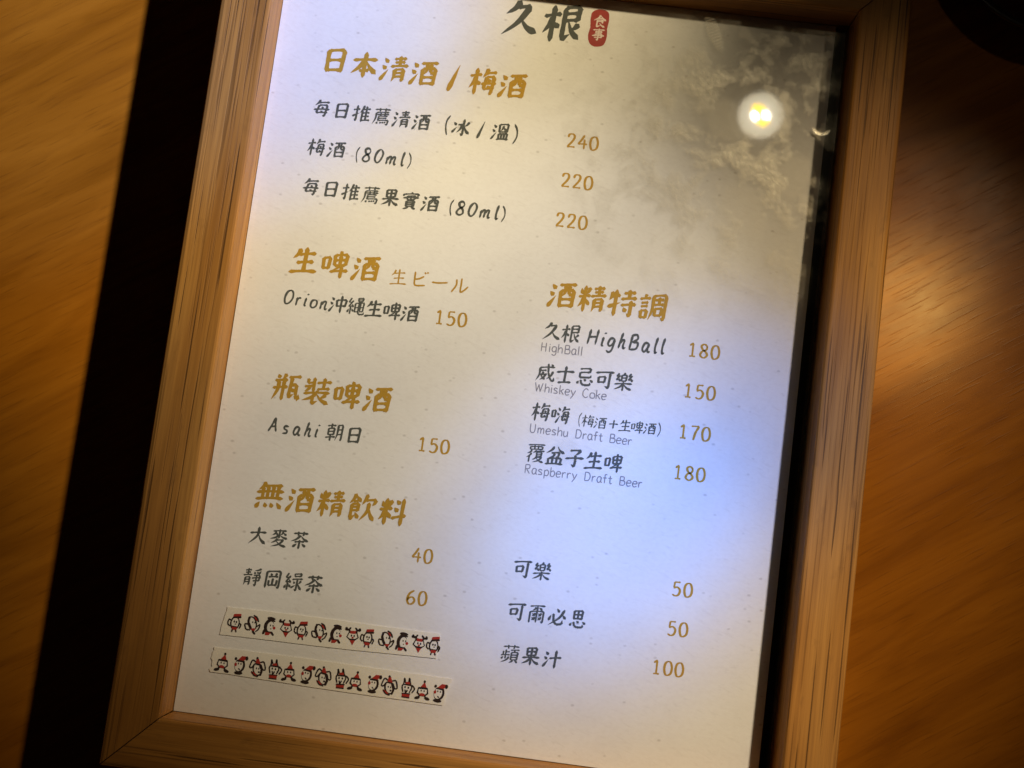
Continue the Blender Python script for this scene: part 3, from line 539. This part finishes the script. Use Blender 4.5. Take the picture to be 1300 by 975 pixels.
LINES = [
    ('logo', 'logo', [('久',-11.23,90.79,9.61), ('根',-0.2,90.71,9.81)]),
    ('heading', 'head', [('日',-58.65,73.31,7.11), ('本',-50.69,73.12,7.11), ('清',-42.74,72.94,7.1), ('酒',-34.8,72.75,7.09), ('/',-26.87,72.57,7.08), ('梅',-18.96,72.39,7.07), ('酒',-11.05,72.2,7.06)]),
    ('heading', 'head', [('生',-58.82,18.93,6.99), ('啤',-50.72,18.9,6.98), ('酒',-42.64,18.86,6.98)]),
    ('heading_note', 'note', [('生',-33.92,17.65,4.3), ('ビ',-28.42,17.74,4.3), ('ー',-23.11,17.55,4.29), ('ル',-17.85,17.43,4.29)]),
    ('heading', 'head', [('瓶',-58.62,-14.47,6.92), ('裝',-50.67,-14.5,6.91), ('啤',-42.73,-14.53,6.9), ('酒',-34.8,-14.56,6.89)]),
    ('heading', 'head', [('無',-58.77,-42.54,6.85), ('酒',-50.8,-42.54,6.84), ('精',-42.85,-42.54,6.84), ('飲',-34.92,-42.54,6.83), ('料',-26.99,-42.54,6.82)]),
    ('heading', 'head', [('酒',8.79,18.32,7.02), ('精',16.62,18.22,7.02), ('特',24.45,18.12,7.01), ('調',32.26,18.01,7)]),
    ('item_name', 'item', [('每',-60.29,60.03,4.59), ('日',-54.95,59.92,4.58), ('推',-49.61,59.82,4.58), ('薦',-44.27,59.71,4.57), ('清',-38.95,59.61,4.57), ('酒',-33.62,59.5,4.57), ('~(',-26.8,59.48,4.56), ('冰',-23.02,59.37,4.56), ('/',-17.84,59.41,4.56), ('溫',-12.66,59.42,4.55), ('~)',-8.59,59.24,4.55)]),
    ('item_name', 'item', [('梅',-60.16,49.35,4.57), ('酒',-54.81,49.37,4.57), ('~(',-49.16,48.69,3.73), ('~8',-46.6,48.95,3.73), ('~0',-43.41,49.02,3.73), ('~m',-39.95,48.96,3.73), ('~l',-37.2,49,3.73), ('~)',-35.32,48.74,3.72)]),
    ('item_name', 'item', [('每',-60.06,38.67,4.55), ('日',-54.75,38.58,4.55), ('推',-49.46,38.48,4.55), ('薦',-44.16,38.38,4.54), ('果',-38.88,38.29,4.54), ('實',-33.6,38.19,4.54), ('酒',-28.32,38.09,4.53), ('~(',-22.76,37.66,3.7), ('~8',-20.2,37.83,3.7), ('~0',-17.05,37.84,3.7), ('~m',-13.61,37.83,3.7), ('~l',-10.81,37.86,3.7), ('~)',-8.96,37.65,3.7)]),
    ('item_name', 'item', [('~O',-61.37,8.97,3.69), ('~r',-58.84,8.81,3.69), ('~i',-56.98,8.86,3.69), ('~o',-54.78,8.72,3.69), ('~n',-52.16,8.61,3.69), ('沖',-48.49,8.68,4.5), ('繩',-43.76,8.66,4.5), ('生',-39.03,8.64,4.5), ('啤',-34.31,8.62,4.49), ('酒',-29.6,8.6,4.49)]),
    ('item_name', 'item', [('~A',-60.58,-24.4,3.65), ('~s',-57.16,-24.61,3.65), ('~a',-54.34,-24.62,3.65), ('~h',-51.5,-24.52,3.65), ('~i',-49.2,-24.46,3.64), ('朝',-44.59,-24.4,4.45), ('日',-39.56,-24.53,4.45)]),
    ('item_name', 'item', [('大',-60.25,-52.89,4.42), ('麥',-54.88,-52.8,4.42), ('茶',-49.5,-52.7,4.41)]),
    ('item_name', 'item', [('靜',-60.14,-63.36,4.5), ('岡',-54.85,-63.3,4.5), ('綠',-49.57,-63.25,4.5), ('茶',-44.3,-63.19,4.49)]),
    ('item_name', 'item', [('久',7.37,8.49,4.67), ('根',12.22,8.48,4.67), ('~H',17.94,8.48,4.05), ('~i',20.69,8.31,4.05), ('~g',22.94,8.29,4.05), ('~h',25.58,8.37,4.05), ('~B',28.54,8.32,4.05), ('~a',31.82,8.17,4.05), ('~l',34.25,8.27,4.04), ('~l',36.08,8.3,4.04)]),
    ('item_name', 'item', [('威',7.09,-2.27,4.65), ('士',12.12,-2.24,4.65), ('忌',17.15,-2.22,4.65), ('可',22.17,-2.2,4.64), ('樂',27.18,-2.18,4.64)]),
    ('item_name', 'item', [('梅',7.14,-12.5,4.64), ('嗨',12.21,-12.63,4.63)]),
    ('item_note', 'small', [('~(',17.21,-13.21,3.12), ('梅',19.35,-13.29,3.12), ('酒',22.54,-13.39,3.12), ('+',25.93,-13.26,3.12), ('生',28.93,-13.3,3.11), ('啤',32.01,-13.3,3.11), ('酒',35.27,-13.19,3.11), ('~)',37.65,-13.19,3.11)]),
    ('item_name', 'item', [('覆',7.11,-23.16,4.62), ('盆',12.12,-23.15,4.62), ('子',17.12,-23.15,4.61), ('生',22.12,-23.15,4.61), ('啤',27.11,-23.14,4.61)]),
    ('item_name', 'item', [('可',7.39,-52.59,4.48), ('樂',12.44,-52.57,4.47)]),
    ('item_name', 'item', [('可',7.28,-63.32,4.46), ('爾',12.45,-63.31,4.46), ('必',17.61,-63.29,4.45), ('思',22.76,-63.28,4.45)]),
    ('item_name', 'item', [('蘋',7.06,-73.86,4.44), ('果',12.38,-73.8,4.44), ('汁',17.7,-73.75,4.44)]),
    ('item_subtitle', 'sub', [('^H',5.78,4.26,2.33), ('^i',7.31,4.28,2.33), ('^g',8.49,4.29,2.33), ('^h',10.06,4.31,2.33), ('^B',11.83,4.32,2.33), ('^a',13.6,4.34,2.33), ('^l',14.78,4.36,2.33), ('^l',15.56,4.36,2.33)]),
    ('item_subtitle', 'sub', [('^W',5.77,-6.23,2.32), ('^h',7.98,-6.23,2.32), ('^i',9.1,-6.23,2.32), ('^s',10.21,-6.23,2.32), ('^k',11.69,-6.23,2.32), ('^e',13.18,-6.23,2.32), ('^y',14.66,-6.23,2.32), ('^C',17.84,-6.24,2.32), ('^o',19.65,-6.24,2.32), ('^k',21.13,-6.24,2.32), ('^e',22.61,-6.24,2.32)]),
    ('item_subtitle', 'sub', [('^U',5.58,-16.87,2.32), ('^m',7.72,-16.88,2.31), ('^e',9.57,-16.88,2.31), ('^s',11.09,-16.89,2.31), ('^h',12.6,-16.89,2.31), ('^u',14.11,-16.89,2.31), ('^D',17.31,-16.9,2.31), ('^r',18.98,-16.9,2.31), ('^a',20.36,-16.91,2.31), ('^f',21.76,-16.91,2.31), ('^t',23.05,-16.91,2.31), ('^B',26.03,-16.92,2.31), ('^e',27.73,-16.92,2.31), ('^e',29.24,-16.92,2.31), ('^r',30.61,-16.93,2.31)]),
    ('item_subtitle', 'sub', [('^R',5.54,-27.38,2.31), ('^a',7.33,-27.38,2.31), ('^s',8.88,-27.38,2.31), ('^p',10.42,-27.38,2.31), ('^b',11.97,-27.37,2.31), ('^e',13.51,-27.37,2.31), ('^r',14.93,-27.37,2.3), ('^r',16.21,-27.37,2.3), ('^y',17.62,-27.37,2.3), ('^D',20.88,-27.36,2.3), ('^r',22.58,-27.36,2.3), ('^a',23.99,-27.36,2.3), ('^f',25.42,-27.36,2.3), ('^t',26.74,-27.35,2.3), ('^B',29.78,-27.35,2.3), ('^e',31.52,-27.35,2.3), ('^e',33.06,-27.35,2.3), ('^r',34.46,-27.34,2.3)]),
    ('price', 'num', [('#2',6.12,59.32,3.71), ('#4',9.1,59.31,3.71), ('#0',12.07,59.29,3.71)]),
    ('price', 'num', [('#2',5.97,48.6,3.7), ('#2',8.94,48.59,3.7), ('#0',11.9,48.57,3.7)]),
    ('price', 'num', [('#2',5.83,37.93,3.69), ('#2',8.79,37.92,3.69), ('#0',11.74,37.91,3.69)]),
    ('price', 'num', [('#1',-21.88,8.63,3.67), ('#5',-18.94,8.63,3.67), ('#0',-16,8.63,3.67)]),
    ('price', 'num', [('#1',-21.87,-24.51,3.63), ('#5',-18.96,-24.5,3.63), ('#0',-16.05,-24.49,3.63)]),
    ('price', 'num', [('#4',-19.49,-52.54,3.59), ('#0',-16.57,-52.52,3.59)]),
    ('price', 'num', [('#6',-19.5,-63.15,3.58), ('#0',-16.59,-63.13,3.58)]),
    ('price', 'num', [('#1',43.8,8.37,3.63), ('#8',46.7,8.37,3.63), ('#0',49.61,8.37,3.63)]),
    ('price', 'num', [('#1',43.88,-2.25,3.62), ('#5',46.78,-2.25,3.62), ('#0',49.67,-2.24,3.62)]),
    ('price', 'num', [('#1',43.81,-12.85,3.61), ('#7',46.69,-12.85,3.61), ('#0',49.58,-12.84,3.61)]),
    ('price', 'num', [('#1',43.67,-23.29,3.6), ('#8',46.54,-23.28,3.6), ('#0',49.41,-23.27,3.6)]),
    ('price', 'num', [('#5',46.59,-52.49,3.56), ('#0',49.48,-52.48,3.56)]),
    ('price', 'num', [('#5',46.55,-62.38,3.55), ('#0',49.42,-62.36,3.55)]),
    ('price', 'num', [('#1',43.84,-72.32,3.54), ('#0',46.67,-72.3,3.54), ('#0',49.49,-72.28,3.54)]),
]

rng = random.Random(7)
for name, style, items in LINES:
    fl = Flat(.00002)
    for ch, x, y, s in items:
        fl.glyph(ch, x/1000, y/1000, s/1000*(1.0 if ch[0] not in '~^#' else 1), style, rng)
    fl.build(name, [MATS[STYLE[style][2]]], menu)

# the red seal beside the masthead
def closed(p, n=5):
    out = []; k = len(p)
    for i in range(k):
        a, b, c, d = p[i-1], p[i], p[(i+1) % k], p[(i+2) % k]
        for q in range(n):
            t = q/n
            out.append(tuple(.5*(2*b[j]+(c[j]-a[j])*t+(2*a[j]-5*b[j]+4*c[j]-d[j])*t*t+(3*b[j]-a[j]-3*c[j]+d[j])*t**3) for j in (0, 1)))
    return out
SX, SY = .00950, .09065
sp = [(-.45, .80), (-.20, 1.0), (.20, 1.02), (.46, .86), (.50, .45), (.46, 0), (.50, -.40), (.42, -.80), (.18, -1.0), (-.18, -1.02), (-.42, -.84), (-.52, -.45), (-.46, 0), (-.50, .42)]
fl = Flat(.00002)
fl.poly([(SX+x*.0049+rng.uniform(-4e-5, 4e-5), SY+y*.0050+rng.uniform(-4e-5, 4e-5)) for x, y in closed(sp, 4)])
seal = fl.build('seal', [REDSEAL], menu)
fl = Flat(.00003)
fl.glyph('食', SX+.0001, SY+.0019, .0033, 'seal', rng); fl.glyph('事', SX+.0001, SY-.0018, .0033, 'seal', rng)
fl.build('seal_character', [CREAM], seal)

# ---------------------------------------------------------------- washi tape strips with little animals
def oval(cx, cy, rx, ry, rot=0, n=18):
    c, s = math.cos(R(rot)), math.sin(R(rot))
    return [(cx+rx*math.cos(2*math.pi*k/n)*c-ry*math.sin(2*math.pi*k/n)*s, cy+rx*math.cos(2*math.pi*k/n)*s+ry*math.sin(2*math.pi*k/n)*c) for k in range(n)]
def ring(p): return p+p[:2]
# each figure: ('f', material, outline) filled, ('l', points, width) drawn; 100 grid, y down.  materials 0 ink, 1 red, 2 white
def face(x, y, dx=14, r=5): return [('f', 0, oval(x, y, r, r+1)), ('f', 0, oval(x+dx, y+1, r, r+1))]
FIG = {
 'bird': [('f', 2, oval(52, 55, 26, 32)), ('l', ring(oval(52, 55, 26, 32)), 6), ('l', smooth([(30, 46), (12, 40), (8, 62), (22, 74)]), 6), ('l', smooth([(78, 52), (90, 60), (84, 80)]), 6),
          ('f', 1, [(38, 8), (82, 2), (84, 12), (72, 28), (40, 30), (34, 22)]), ('l', [(36, 27), (82, 20)], 8), ('f', 1, [(34, 74), (72, 74), (66, 98), (54, 88), (42, 98)]), ('l', [(34, 74), (72, 74)], 5), ('l', [(42, 92), (40, 102)], 6), ('l', [(64, 92), (68, 101)], 6)]+face(46, 48)+[('f', 0, oval(55, 60, 5, 3))],
 'flyer': [('f', 2, oval(50, 46, 24, 36, -28)), ('l', ring(oval(50, 46, 24, 36, -28)), 6), ('l', smooth([(30, 14), (26, 40), (44, 74)]), 10), ('f', 1, oval(72, 18, 18, 8, 42)), ('l', smooth([(56, 4), (76, 14), (88, 34)]), 7),
           ('l', smooth([(30, 54), (6, 52), (14, 78), (40, 82)]), 6), ('l', smooth([(74, 66), (98, 50), (92, 74), (76, 88)]), 6), ('f', 1, [(44, 74), (74, 70), (66, 92), (56, 88)]), ('l', [(58, 88), (72, 100)], 8)]+face(52, 40, 14, 4),
 'penguin': [('f', 0, oval(46, 52, 32, 38, 8)), ('f', 2, oval(56, 54, 22, 28, 8)), ('f', 0, oval(56, 10, 26, 9, 5)), ('l', [(34, 19), (80, 22)], 6), ('f', 1, oval(78, 58, 9, 8)), ('f', 1, [(26, 78), (66, 80), (50, 98), (26, 100)]), ('l', [(24, 80), (68, 82)], 5), ('l', [(66, 84), (78, 96)], 9), ('l', [(20, 74), (14, 92)], 9)]+face(54, 46, 16, 4)+[('f', 0, oval(58, 64, 4, 3))],
 'reindeer': [('f', 2, [(28, 36), (76, 36), (84, 58), (70, 68), (34, 68), (18, 58)]), ('l', ring([(28, 34), (76, 34), (86, 58), (70, 69), (34, 69), (16, 58)]), 6), ('l', smooth([(34, 34), (26, 20), (8, 20), (10, 10)]), 9), ('l', smooth([(26, 20), (36, 8)]), 7), ('l', smooth([(70, 34), (78, 20), (94, 20), (92, 10)]), 9), ('l', smooth([(78, 20), (66, 8)]), 7),
              ('f', 1, [(34, 24), (70, 24), (68, 40), (36, 40)]), ('f', 1, [(34, 72), (70, 72), (54, 100)]), ('l', [(34, 71), (70, 71)], 5)]+face(44, 50, 17, 5)+[('f', 1, oval(52, 60, 7, 5))],
 'gnome': [('f', 2, [(24, 42), (78, 42), (82, 66), (66, 78), (36, 78), (20, 66)]), ('l', ring([(24, 42), (78, 42), (82, 66), (66, 78), (36, 78), (20, 66)]), 7), ('f', 1, [(32, 40), (74, 40), (58, 8)]), ('l', [(28, 41), (76, 41)], 8), ('f', 0, oval(57, 7, 7, 7)), ('f', 1, oval(50, 74, 17, 8)), ('f', 0, oval(22, 92, 17, 8, -12)), ('f', 0, oval(82, 92, 17, 8, 12)), ('l', [(36, 80), (28, 88)], 7), ('l', [(66, 80), (76, 88)], 7)]+face(42, 54, 18, 4),
 'skater': [('f', 0, oval(54, 56, 32, 36, 14)), ('f', 2, oval(48, 56, 24, 29, 14)), ('f', 1, [(36, 30), (62, 6), (92, 6), (90, 18), (74, 30)]), ('l', [(34, 32), (78, 34)], 7), ('f', 0, oval(92, 16, 9, 11)), ('f', 0, oval(26, 22, 8, 8)), ('f', 1, oval(28, 52, 8, 9)), ('f', 0, oval(50, 94, 26, 9)), ('l', [(48, 72), (56, 78)], 5)]+face(44, 46, 16, 4),
 'hound': [('f', 2, oval(52, 62, 25, 32, -22)), ('l', ring(oval(52, 62, 25, 32, -22)), 6), ('l', smooth([(40, 26), (18, 18), (4, 52), (16, 56), (32, 36)]), 6), ('l', smooth([(66, 26), (88, 24), (100, 58), (86, 62), (72, 40)]), 6), ('f', 1, [(36, 34), (70, 38), (56, 8), (42, 8)]), ('f', 0, oval(46, 5, 7, 6)), ('l', [(34, 35), (72, 40)], 7), ('l', smooth([(66, 44), (78, 66), (72, 92)]), 10), ('f', 1, oval(34, 88, 22, 7, 30)), ('l', smooth([(18, 76), (34, 94), (60, 100)]), 5)]+face(46, 58, 14, 4)+[('f', 0, oval(62, 76, 6, 5))],
 'rabbit': [('f', 2, oval(50, 50, 28, 30)), ('l', smooth([(30, 72), (22, 46), (30, 28), (30, 4), (40, 26)]), 6), ('l', smooth([(58, 24), (60, 0), (68, 24), (80, 46), (70, 72)]), 6), ('l', smooth([(82, 34), (98, 50), (86, 72)]), 6), ('f', 1, [(34, 34), (70, 34), (62, 18), (44, 20)]), ('l', [(32, 35), (72, 35)], 7), ('l', smooth([(42, 62), (48, 76), (56, 62)]), 6), ('f', 1, [(26, 82), (76, 80), (74, 98), (28, 98)]), ('l', [(26, 81), (76, 79)], 5), ('l', [(28, 99), (74, 99)], 5)]+face(40, 48, 20, 5),
}
def figure(kind, x, y, size, tilt, parent):
    fl = Flat(.00004); s = size/100; c, n = math.cos(tilt), math.sin(tilt)
    def T(p):
        out = []
        for a, b in p:
            u, v = (a-50)*s*.86, (50-b)*s
            out.append((x+u*c-v*n, y+u*n+v*c))
        return out
    for e in FIG[kind]:
        if e[0] == 'f': fl.poly(T(e[2]), e[1])
        else:
            pts = T(e[1]); fl.ribbon(pts, [e[2]*s*.6*rng.uniform(.85, 1.2) for _ in pts], 0)
    return fl.build('printed_figure', [FIGINK, FIGRED, FIGWHITE], parent)
def tape(label, corners, kinds, xs, y0, y1, size):
    TL, TR, BR, BL = corners
    cx, cy = (TL[0]+BR[0])/2000, (TL[1]+BR[1])/2000
    root = thing('tape_strip', label, 'tape', (cx, cy, .00006), 'printed tape strips on the menu')
    bm = bmesh.new(); N = 60; top = []; bot = []
    for i in range(N+1):
        t = i/N
        jt, jb = rng.uniform(-.05, .05), rng.uniform(-.03, .03)
        top.append(((TL[0]+(TR[0]-TL[0])*t)/1000-cx, (TL[1]+(TR[1]-TL[1])*t+jt+.15*math.sin(t*5))/1000-cy))
        bot.append(((BL[0]+(BR[0]-BL[0])*t)/1000-cx, (BL[1]+(BR[1]-BL[1])*t+jb+.10*math.sin(t*7+1))/1000-cy))
    M = 9
    left = [(bot[0][0]+(top[0][0]-bot[0][0])*k/M+rng.uniform(-.35, .35)/1000, bot[0][1]+(top[0][1]-bot[0][1])*k/M) for k in range(1, M)]
    right = [(top[-1][0]+(bot[-1][0]-top[-1][0])*k/M+rng.uniform(-.3, .3)/1000, top[-1][1]+(bot[-1][1]-top[-1][1])*k/M) for k in range(1, M)]
    out = bot[::-1]+left+top+right
    vs = [bm.verts.new((x, y, 0)) for x, y in out]
    f = bm.faces.new(vs)
    ex = bmesh.ops.extrude_face_region(bm, geom=[f])
    for v in ex['geom']:
        if isinstance(v, bmesh.types.BMVert): v.co.z += .00018
    bmesh.ops.recalc_face_normals(bm, faces=bm.faces)
    tp = link_mesh('tape', bm, TAPE, root)
    for i, x in enumerate(xs):
        t = i/(len(xs)-1)
        fo = figure(kinds[i % len(kinds)], 0, 0, size, rng.uniform(-.05, .05), root)
        fo.location = (x/1000-cx, (y0+(y1-y0)*t)/1000-cy, .00020)
    return root
def spread(px, a, b, lo, hi): return [lo+(hi-lo)*(p-a)/(b-a) for p in px]
T1 = spread([180, 262, 345, 422, 494, 578, 658, 735, 806, 893, 970, 1047, 1116], 180, 1116, -62.74, -12.25)
tape('upper cream tape strip printed with hatted birds, penguins and antlered reindeer heads', [(-65.2, -71.6), (-11.2, -71.1), (-11.1, -77.5), (-66.1, -78.65)], ['bird', 'flyer', 'penguin', 'reindeer'], T1, -75.0, -74.2, .0047)
T2 = spread([123, 202, 287, 365, 437, 518, 597, 680, 750, 832, 908, 990, 1065, 1140], 123, 1140, -64.3, -9.42)
tape('lower cream tape strip printed with cone hatted gnomes, hounds and rabbits', [(-67.1, -81.85), (-6.5, -81.7), (-8.0, -88.7), (-67.1, -88.05)], ['gnome', 'skater', 'hound', 'rabbit'], T2, -85.2, -85.5, .0048)

# ---------------------------------------------------------------- dark dish at the far right of the table
dish = thing('round_dish', 'small dark round dish standing on the table beyond the frame', 'dish', (.1300, .1369, -.016))
bm = bmesh.new()
lathe(bm, [(.018, 0), (.019, .0006), (.024, .003), (.0305, .0085), (.0325, .0125), (.0327, .0132), (.0320, .0136), (.0310, .0130), (.0270, .0075), (.022, .0045), (.010, .0034)])
link_mesh('bowl', bm, DARKGLAZE, dish)
bm = bmesh.new()
lathe(bm, [(.0285, .0097), (.0268, .0077), (.0218, .0047), (.010, .0037)])
link_mesh('inner_glaze', bm, plain('reddish_glaze', (.17, .035, .028), .4, .3, .2), dish)

# ---------------------------------------------------------------- the little two-LED lamp whose reflection shows in the cover
lamp = thing('reading_lamp', 'small round two LED lamp head mirrored in the clear cover', 'lamp', (.1178, .2296, .45))
lamp.rotation_euler = (Vector((.0541, .0715, .0015))-Vector((.1178, .2296, .45))).to_track_quat('-Z', 'Y').to_euler()
bm = bmesh.new()
lathe(bm, [(.008, .05), (.011, .049), (.018, .02), (.0185, -.0785), (.0178, -.080), (.0172, -.0785), (.0165, .004)])  # long unseen tube, added to keep the lamp's spill off the left shadow
link_mesh('lamp_head', bm, plain('black_plastic', (.02, .02, .02), .4, .5, .1), lamp)
bm = bmesh.new(); bmesh.ops.create_circle(bm, cap_ends=True, segments=48, radius=.0150)
LM = NT('lens_glow')
rr = LM.n('VectorMath', operation='LENGTH', i_0=LM.coords()).outputs['Value']
LM.surf(LM.n('Emission', i_Color=(1, .89, .64, 1), i_Strength=LM.ramp(LM.math('MULTIPLY', rr, 1/.015), [(.3, g(1)), (.6, g(.62)), (.85, g(.5)), (1, g(.06))])).outputs[0])
for l in LM.t.links:
    if l.to_socket.name == 'Strength':
        src = l.from_socket; LM.t.links.remove(l)
        LM.t.links.new(LM.math('MULTIPLY', src, 17), LM.t.nodes['Emission'].inputs['Strength']); break
link_mesh('lens', bm, LM.m, lamp, (0, 0, .0015))
bm = bmesh.new(); bmesh.ops.create_circle(bm, cap_ends=True, segments=32, radius=.0050)
for v in bm.verts: v.co.y *= 1.55
link_mesh('phosphor', bm, emit('phosphor_glow', (1, .60, .06), 34), lamp, (0, 0, .0010), (0, 0, R(60)))
for s in (-1, 1):
    bm = bmesh.new(); bmesh.ops.create_circle(bm, cap_ends=True, segments=24, radius=.0022)
    for v in bm.verts: v.co.y *= 1.4
    link_mesh('led', bm, emit('led_glow', (1, .95, .8), 110), lamp, (.0029*s, .0017*s, .0005), (0, 0, R(60)))
